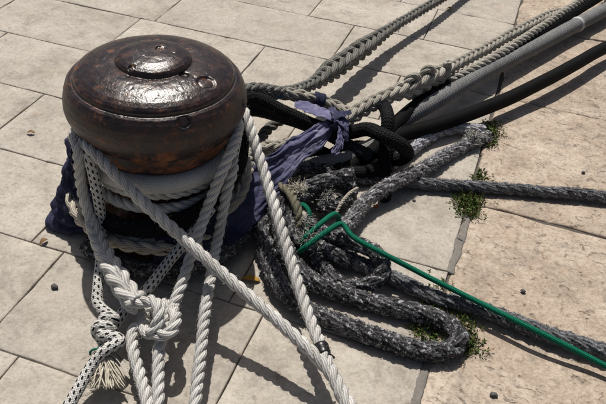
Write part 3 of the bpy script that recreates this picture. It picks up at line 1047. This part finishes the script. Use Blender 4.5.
# lower leg of its eye, hidden end passing behind the shaft
ptsT2 = [at(352, 116, .145), at(330, 104, .16), at(305, 97, .185), at(275, 92, .22), at(252, 91, .24)] + ring(75, 150, .235, .22, .30, .24, 4)
emit(ropeT, 'strand', plait_strands(spline(ptsT2, .004), .0245, .09, seed=14), M['tanplait'])
ptsT3 = [at(262, 148, .13), at(248, 152, .15)] + ring(25, -20, .19, .175, .25, .235, 2)
emit(ropeT, 'strand', plait_strands(spline(ptsT3, .004), .0245, .09, seed=15), M['tanplait'])
# laid part lying alongside to its right
rope_laid('grey_laid_rope', 'grey three-strand rope lying against the tan plaited rope, upper right', [at(448, 82, .10), at(475, 68, .105), at(500, 54, .108), at(540, 28, .11), at(583, -1, .105), at(660, -48, .06), at(730, -85, .03)], .0215, 'tanplait', seed=16, wob=.001)
# lumpy turns of the throat knot
kn = []
for a in np.linspace(0, 4.3 * math.pi, 40):
    k = a / (4.3 * math.pi)
    c = at(407 + 33 * k, 90 - 17 * k, .15)
    kn.append(c + .050 * np.array([math.cos(a) * .55, math.cos(a) * .8, math.sin(a)]))
emit(ropeT, 'knot_turn', laid_strands(spline(kn, .004), .0175, .085, seed=17), M['tanplait'])


# --- fouled dark ropes on the paving
def fouled(name, label, pts, R, mat='fuzzy', seed=0, lay=None, per_m=8000, ln=.0065, rough=.0046, fat=.57, step=.004, rprof=None, fm='fuzzfibre'):
    root, C = rope_laid(name, label, pts, R, mat, lay=lay or 2 * R * 2.9, seed=seed, rough=rough, fat=fat, step=step, wob=.004, rprof=rprof, noise_scale=130)
    add_fuzz(root, C, R, per_m, ln, seed + 100, M[fm])
    return root, C


fouled('fouled_rope', 'thick fouled dark rope doubled back in a long bight on the paving', [at(285, 188, .07), at(276, 210, .085), at(281, 236, .07), at(292, 262, .055), at(312, 281, .04), at(342, 293, .03), at(382, 304, .03), at(420, 313, .03), at(448, 324, .03),
        at(459, 337, .03), at(451, 350, .03), at(430, 352, .03), at(390, 341, .03), at(340, 323, .03), at(300, 306, .034), at(279, 285, .04), at(267, 255, .045), at(263, 226, .05), at(264, 200, .06), at(256, 190, .06), at(246, 196, .05)], .0275, seed=41)
fouled('fouled_rope', 'grey fouled rope running to the lower right corner beneath the green line', [at(720, 400, .03), at(606, 353, .03), at(540, 331, .028), at(470, 306, .025), at(428, 295, .024), at(398, 281, .026), at(362, 264, .03), at(326, 247, .034), at(300, 240, .04), at(285, 228, .04)], .0235, 'greyrope', seed=42)
fouled('fouled_rope', 'fouled grey rope bent into a hook over the straight rope, above the long bight', [at(312, 226, .065), at(334, 236, .07), at(356, 243, .078), at(375, 251, .082), at(384, 265, .076), at(377, 280, .048), at(358, 287, .03), at(340, 283, .028), at(324, 270, .03), at(312, 256, .045)], .0235, 'fuzzy', seed=48)
fouled('fouled_rope', 'fouled rope with pale frayed end running from the weedy joint into the tangle', [at(488, 136, .018), at(470, 142, .024), at(446, 155, .026), at(420, 170, .05), at(400, 179, .066), at(368, 199, .05), at(349, 221, .045), at(336, 238, .04), at(322, 250, .03)], .0245, 'fuzzpale', seed=43, fm='fraygrey', ln=.011)
fouled('fouled_rope', 'pale lilac grey matted rope lying in the shade of the black hose', [at(484, 131, .022), at(462, 128, .026), at(440, 131, .026), at(424, 140, .026), at(408, 152, .026), at(390, 165, .026)], .0225, 'lilac', seed=49, fm='fraygrey', ln=.010)
fouled('fouled_rope', 'dark fouled rope lying straight across the coping to the right edge', [at(730, 214, .023), at(606, 197, .023), at(540, 191, .023), at(480, 187, .023), at(425, 184, .023), at(395, 182, .023), at(350, 178, .026), at(310, 182, .03), at(282, 197, .03)], .0215, 'greyrope', seed=44, ln=.008, rough=.0026)
fouled('fouled_rope', 'dark fouled rope coiled in the heap below the blue cloth', [at(352, 174, .09), at(328, 180, .10), at(306, 190, .10), at(296, 206, .09), at(294, 226, .075), at(304, 244, .065), at(326, 250, .06), at(350, 262, .03)], .025, seed=45)
fouled('fouled_rope', 'dark fouled rope lying round the foot of the bollard', ring(238, 395, .05, .05, .256, .262, 11) + [at(262, 200, .05), at(290, 190, .045), at(318, 196, .04), at(332, 208, .03)], .0275, seed=46)
fouled('fouled_rope', 'dark rope end buried in the tangle under the black knot', [at(296, 170, .08), at(322, 170, .06), at(352, 188, .03), at(338, 205, .03), at(318, 210, .05)], .022, seed=47)

# --- olive rope end, pale string
rope_laid('olive_rope', 'short olive brown rope arching up beside the green lashing', [at(280, 186, .11), at(288, 190, .125), at(295, 203, .125), at(299, 218, .105), at(298, 236, .06), at(301, 246, .04)], .0145, 'olive', seed=51)
rope_laid('pale_string', 'pale frayed string end poking from the tangle', [at(336, 214, .06), at(341, 204, .08), at(350, 193, .09), at(358, 188, .085)], .006, 'cream', seed=52)

# --- green line
ptsL = [at(740, 432, .02), at(606, 366, .032), at(545, 335, .056), at(500, 313, .060), at(460, 293, .062), at(420, 273, .08), at(386, 255, .112), at(352, 236, .118), at(342, 224, .12), at(326, 232, .128), at(304, 248, .10), at(300, 252, .06), at(318, 240, .035), at(338, 224, .06), at(336, 214, .105), at(320, 224, .128),
        at(305, 238, .105), at(301, 244, .07), at(308, 228, .06), at(309, 212, .10), at(302, 204, .10), at(294, 210, .06)]
ropeL, CL = rope_tube('green_line', 'thin green braided line lashed round a dark rope and stretched to lower right', ptsL, .0078, 'green', seed=53, sides=16, step=.003, relief=.0006, n_v=6, per_u=170, wob=.0008)

# --- stray fibres on worn rope
for _r, _c, _R, _n, _m in ((hawserA, CA, .0185, 700, 'fraygrey'), (hawserB, CB, .0175, 700, 'fraygrey'), (ropeC, CC, .0175, 600, 'fraygrey'), (ropeG, CG, .026, 1500, 'fraygrey'), (ropeT, CT, .028, 1500, 'fraygrey'),
                           (ropeF, CF, .0145, 500, 'fraygrey'), (ropeK, CK, .0235, 2500, 'fuzzfibre')):
    add_fuzz(_r, _c, _R * 1.03, _n, .007, 300 + _n, M[_m], 'stray_fibres')

# ------------------------------------------------------------------ blue cloth
def loft(sections, nu, nv, fold=0.006, fscale=26, seed=0, ragged=0.012, thick=0.0):
    """sheet through pairs (edge a, edge b) of points, puckered and ragged"""
    A = spline([s[0] for s in sections], .004)
    Bq = spline([s[1] for s in sections], .004)

    def res(C, n):
        s = arclen(C)
        si = np.linspace(0, s[-1], n)
        return np.stack([np.interp(si, s, C[:, k]) for k in range(3)], 1)
    # keep the two edges in step section by section
    def bysec(pts, n):
        P = np.array(pts)
        k = np.linspace(0, len(P) - 1, n)
        C = spline(P, .003)
        idx = [near(C, p) for p in P]
        # enforce monotone indices
        for q in range(1, len(idx)):
            idx[q] = max(idx[q], idx[q - 1] + 1)
        ii = np.interp(k, np.arange(len(P)), idx)
        return np.stack([np.interp(ii, np.arange(len(C)), C[:, d]) for d in range(3)], 1)
    A = bysec([s[0] for s in sections], nu)
    Bq = bysec([s[1] for s in sections], nu)
    u = np.linspace(0, 1, nu)
    v = np.linspace(0, 1, nv)
    e0 = ragged * fbm(np.stack([u * 5, u * 0, u * 0 + seed], 1), 1.5, seed, 4)
    e1 = ragged * fbm(np.stack([u * 5, u * 0, u * 0 + seed + 9], 1), 1.5, seed + 5, 4)
    wid = np.linalg.norm(Bq - A, axis=1) + 1e-6
    t = v[None] * (1 + (e1 / wid)[:, None] - (e0 / wid)[:, None]) + (e0 / wid)[:, None]
    P = A[:, None] * (1 - t[..., None]) + Bq[:, None] * t[..., None]
    du = np.gradient(P, axis=0)
    dv = np.gradient(P, axis=1)
    n = np.cross(du, dv)
    n /= np.linalg.norm(n, axis=2)[..., None] + 1e-9
    flat = P.reshape(-1, 3)
    # folds run along the sheet; small creases on top
    q = np.stack([np.repeat(u * 3.0, nv), np.tile(v, nu) * 4.5 + 0.6 * np.repeat(np.sin(u * 7), nv), np.full(nu * nv, seed * 1.7)], 1)
    h = 1 - 2 * np.abs(fbm(q, 1.6, seed, 2))
    h2 = 1 - 2 * np.abs(fbm(flat, fscale, seed + 3, 4))
    P = P + n * ((h * fold + h2 * fold * 0.55).reshape(nu, nv))[..., None]
    i = np.arange(nu - 1)[:, None]
    j = np.arange(nv - 1)[None]
    Fq = np.stack([i * nv + j, (i + 1) * nv + j, (i + 1) * nv + j + 1, i * nv + j + 1], -1).reshape(-1, 4)
    return P.reshape(-1, 3), Fq, np.repeat(u, nv), np.tile(v, nu)


def cloth_piece(root, name, sections, nu, nv, fade_shade, fold=.006, fscale=26, seed=0, ragged=.012, keep=0.0):
    V, Fq, u, v = loft(sections, nu, nv, fold, fscale, seed, ragged)
    V[:, 2] = np.maximum(V[:, 2], 0.004)
    if keep:                                   # torn holes
        h = fbm(V, 45, seed + 70, 3)
        bad = h > keep
        Fq = Fq[~bad[Fq].any(1)]
    o = np.array(root.location)
    me = mesh_from(name, V - o, Fq)
    at_ = me.attributes.new('fade_shade', 'FLOAT', 'POINT')
    at_.data.foreach_set('value', np.clip(fade_shade(u, v), 0, 1).astype(np.float32))
    ob = put(name, me, M['cloth'], root)
    md = ob.modifiers.new('thickness', 'SOLIDIFY')
    md.thickness = 0.0016
    return ob


cloth = thing('torn_cloth', 'torn faded blue cloth wound round the bollard and tied over the ropes', 'cloth', (BX, BY, 0))


def rp(a, z, r):
    a = math.radians(a)
    return np.array([BX + r * math.cos(a), BY + r * math.sin(a), z])


# the dark wrap: left flap, round the front under the ropes
wrap = [(rp(150, .27, .25), rp(155, .10, .27)), (rp(178, .31, .258), rp(172, .06, .29)), (rp(194, .315, .262), rp(189, .02, .32)), (rp(205, .29, .256), rp(202, .010, .352)), (rp(213, .24, .243), rp(211, .012, .325)), (rp(221, .20, .226), rp(221, .05, .232)),
        (rp(236, .175, .222), rp(234, .10, .224)), (rp(258, .185, .222), rp(258, .145, .222)), (rp(280, .19, .222), rp(280, .13, .224)), (rp(298, .20, .228), rp(298, .075, .258)), (rp(318, .23, .232), rp(320, .05, .262)), (rp(335, .26, .236), rp(338, .05, .27))]
cloth_piece(cloth, 'wrap', wrap, 150, 34, lambda u, v: 0.05 + 0.25 * np.clip(0.25 - u, 0, 1) * 2, fold=.013, fscale=17, seed=61, ragged=.04)
# the sheet drawn out to the right and gathered at the tie
sheet = [(cy(205, 205, .24), at(200, 262, .05)), (cy(222, 190, .245), at(224, 250, .06)), (at(246, 173, .165), at(248, 230, .075)), (at(268, 155, .18), at(267, 207, .095)), (at(288, 141, .188), at(286, 185, .12)),
         (at(306, 131, .195), at(303, 163, .14)), (at(322, 123, .198), at(320, 149, .155)), (at(333, 117, .20), at(333, 134, .17)), (at(342, 110, .19), at(342, 121, .18))]
cloth_piece(cloth, 'sheet', sheet, 130, 40, lambda u, v: np.clip((u - 0.2) * 1.9, 0, 1) * (1.0 - 0.3 * v), fold=.012, fscale=11, seed=62, ragged=.012)  # shade painted in: navy at the bollard end, paler towards the tie
# knotted strips at the tie
strips = [
    ([(295, 104, .19), (306, 107, .20), (318, 112, .205), (330, 116, .21), (342, 121, .205), (347, 127, .19)], 8, .9),
    ([(338, 117, .21), (341, 130, .20), (339, 143, .18), (334, 155, .16)], 6, .8),
    ([(330, 122, .20), (338, 117, .222), (345, 114, .215), (351, 112, .20)], 5, .1),
    ([(334, 118, .215), (343, 125, .21), (346, 134, .19), (345, 141, .17)], 4, .55),
    ([(330, 108, .19), (336, 116, .222), (337, 124, .21), (333, 130, .185)], 8, .2)]
for k, (pp, w, fd) in enumerate(strips):
    secs = []
    for q, (x, y, z) in enumerate(pp):
        a = at(x, y, z)
        d = np.array(pp[min(q + 1, len(pp) - 1)][:2]) - np.array(pp[max(q - 1, 0)][:2])
        nrm = np.array([-d[1], d[0]]) / (np.linalg.norm(d) + 1e-6) * w * (0.6 if q in (0, len(pp) - 1) else 1.0) * 0.6
        secs.append((at(x + nrm[0], y + nrm[1], z + .004), at(x - nrm[0], y - nrm[1], z - .006)))
    cloth_piece(cloth, 'strip', secs, 40, 12, lambda u, v, fd=fd: fd + 0 * u, fold=.005, fscale=22, seed=70 + k, ragged=.007)
_ct = spline(ptsT2, .004)
_i = near(_ct, at(318, 100, .17))
sleeve(cloth, 'cloth_band', _ct, _i - 6, _i + 5, .0285, M['cloth'], seed=6)
for k, pp in enumerate([[(249, 84, .29), (275, 86, .24), (300, 92, .2)], [(249, 95, .27), (272, 100, .225), (283, 96, .21)], [(296, 206, .1), (302, 215, .11), (306, 222, .1)]]):
    emit(cloth, 'loose_twine', [tube_arrays(spline([at(*q) for q in pp], .004), .0035, 6)], M['bluetwine'])

# ------------------------------------------------------------------ frayed tufts in the heap
def tuft(label, base, spread, n, mat, L, r=.0008, seed=0, up=.5):
    rr = np.random.default_rng(seed)
    root_loc = np.array([base[0], base[1], 0])
    root = thing('frayed_fibres', label, 'fibres', root_loc, 'frayed fibres in the tangle')
    parts = []
    for _ in range(n):
        b = base + rr.normal(0, spread, 3)
        d = rr.normal(0, 1, 3)
        d[2] = abs(d[2]) * up
        d /= np.linalg.norm(d)
        l = L * rr.uniform(.4, 1)
        p1 = b + d * l * .5
        p2 = p1 + (d + rr.normal(0, .7, 3)) * l * .5
        C = spline([b, p1, p2], .006)
        C[:, 2] = np.maximum(C[:, 2], .002)
        parts.append(tube_arrays(C, r * rr.uniform(.6, 1.3), 4))
    V, Fq, UV = join(parts)
    put('fibre', mesh_from('fibre', V - root_loc, Fq, UV), M[mat], root)['kind'] = 'stuff'


tuft('cream frayed fibres sticking out just below the blue cloth', at(299, 189, .13), .009, 130, 'fray', .024, seed=1)
tuft('white frayed fibres caught between the turns of green line', at(311, 240, .10), .013, 150, 'fraygrey', .026, .001, seed=2)
tuft('whitish threads hanging beside the olive rope end', at(304, 222, .10), .010, 60, 'fraygrey', .028, seed=3)
tuft('grey white frayed clump at the end of the rope by the weedy joint', at(473, 139, .035), .014, 420, 'fraygrey', .016, .0012, seed=4)
tuft('pale threads along the dark rope left of the pale string', at(328, 196, .08), .012, 60, 'fraygrey', .025, seed=5)

# ------------------------------------------------------------------ weeds, leaves, pebbles
def weed(label, spots, n, L, mat='weed', seed=0, name='weed'):
    rr = np.random.default_rng(seed)
    c0 = at(*spots[0])
    o = np.array([c0[0], c0[1], 0])
    root = thing(name, label, 'weed', o, 'weeds in the paving joints')
    Vg, Fg, Vd, Fd = [], [], [], []
    for s in spots:
        b0 = at(s[0], s[1], 0)
        for _ in range(n):
            b = b0 + np.array([rr.normal(0, .016), rr.normal(0, .022), 0])
            d = np.array([rr.normal(0, .7), rr.normal(0, .7), rr.uniform(.25, 1)])
            d /= np.linalg.norm(d)
            l = L * rr.uniform(.35, 1)
            side = np.cross(d, rr.normal(0, 1, 3))
            side /= np.linalg.norm(side)
            # a stem with small paired leaves
            for q in np.linspace(.25, 1, 5):
                p = b + d * l * q + np.array([0, 0, -.25 * l * q * q])
                p[2] = max(p[2], .003)
                ld = d * .5 + side * rr.uniform(-1, 1) + rr.normal(0, .4, 3)
                ld /= np.linalg.norm(ld)
                w = np.cross(ld, rr.normal(0, 1, 3))
                w /= np.linalg.norm(w)
                ll = .0105 * rr.uniform(.6, 1.3)
                dry = rr.random() < .22
                VV, FF = (Vd, Fd) if dry else (Vg, Fg)
                k = len(VV)
                VV += [p, p + ld * ll * .5 + w * ll * .22, p + ld * ll, p + ld * ll * .5 - w * ll * .22]
                FF.append((k, k + 1, k + 2, k + 3))
            k = len(Vd)
            Vd += [b, b + side * .0012, b + d * l * .9 + np.array([0, 0, -.2 * l]), b + d * l * .9 + np.array([0, 0, -.2 * l]) - side * .0012]
            Fd.append((k, k + 1, k + 2, k + 3))
    for nm, VV, FF, mt in (('leaves', Vg, Fg, 'weed'), ('dry_stems', Vd, Fd, 'weeddry')):
        me = mesh_from(nm, np.array(VV) - o, np.array(FF), None, False)
        put(nm, me, M[mt], root)['kind'] = 'stuff'


weed('small green weed in the joint beside the pale frayed rope end', [(491, 134), (489, 141), (492, 128)], 60, .036, seed=1)
weed('sparse brownish weed in the joint just above the straight dark rope', [(482, 175), (478, 178)], 26, .022, seed=2)
weed('largest green weed, spreading in the joint just below the straight dark rope', [(466, 203), (472, 207), (461, 199), (475, 203), (468, 213)], 60, .040, seed=3)
weed('low weed around the end of the doubled dark rope', [(462, 322), (466, 336), (467, 350), (430, 322), (420, 333), (436, 336), (441, 312), (428, 303), (470, 345)], 40, .030, seed=4)
weed('tiny weed tuft in the joint near the flaked stone', [(436, 283), (447, 300)], 8, .02, seed=5)


def leaf(label, c, L, W, ang, mat, name='fallen_leaf', curl=.25):
    n = 9
    V, Fq = [], []
    for i in range(n):
        k = i / (n - 1)
        w = W * math.sin(math.pi * min(1, k * .92 + .04))**.8
        for j in (-1, 0, 1):
            x = (k - .5) * L
            V.append((x, j * w / 2 * (1 + .15 * math.sin(k * 17)), .004 + abs(j) * w * curl + .006 * math.sin(k * 3)))
    for i in range(n - 1):
        for j in (0, 1):
            a = i * 3 + j
            Fq.append((a, a + 3, a + 4, a + 1))
    o = put(name, mesh_from(name, V, Fq), M[mat], None, (c[0], c[1], c[2]))
    o.rotation_euler = (0, 0, math.radians(ang))
    md = o.modifiers.new('thickness', 'SOLIDIFY')
    md.thickness = .0008
    return tag(o, label, 'leaf')


leaf('small brown dry leaf on the paving left of the bollard', at(44, 243, 0), .028, .015, 70, 'leafbrown')
leaf('yellow brown leaf lying in the shade before the bollard', at(251, 281, 0), .055, .02, 12, 'leafyellow')
leaf('dark brown leaf on the paving at the far left', at(31, 134, 0), .03, .014, 20, 'leafbrown')
leaf('orange leaf on the paving near the top edge', at(449, 10, 0), .03, .02, 0, 'leafyellow')


def pebble(label, c, r, mat, seed, name='pebble', flat=.6):
    n, mth = 9, 14
    V, Fq = [], []
    for i in range(n + 1):
        ph = math.pi * i / n
        for j in range(mth):
            th = 2 * math.pi * j / mth
            V.append((math.sin(ph) * math.cos(th), math.sin(ph) * math.sin(th) * .8, math.cos(ph) * flat))
    V = np.array(V)
    V = V * (1 + .28 * fbm(V, 1.7, seed, 3))[:, None] * r
    V[:, 2] -= V[:, 2].min() + .001
    for i in range(n):
        for j in range(mth):
            Fq.append((i * mth + j, (i + 1) * mth + j, (i + 1) * mth + (j + 1) % mth, i * mth + (j + 1) % mth))
    o = put(name, mesh_from(name, V, Fq), M[mat], None, (c[0], c[1], 0))
    return tag(o, label, name.replace('_', ' ').split()[-1])


pebble('grey pebble on the paving left of the flecked rope', at(55, 288), .011, 'pebble', 1)
pebble('dark pebble on the coping near the bottom edge', at(493, 396), .0095, 'pebble', 2)
pebble('small dark pebble on the coping above the green line', at(523, 292), .008, 'pebble', 3)
pebble('tiny dark pebble on the coping near the right edge', at(583, 173), .007, 'pebble', 4)
pebble('tiny dark pebble on the slab below the straight dark rope', at(414, 201), .006, 'pebble', 5)
pebble('small orange scrap on the slab beside the dark rope', at(376, 207), .008, 'orange', 6, name='orange_scrap', flat=.5)
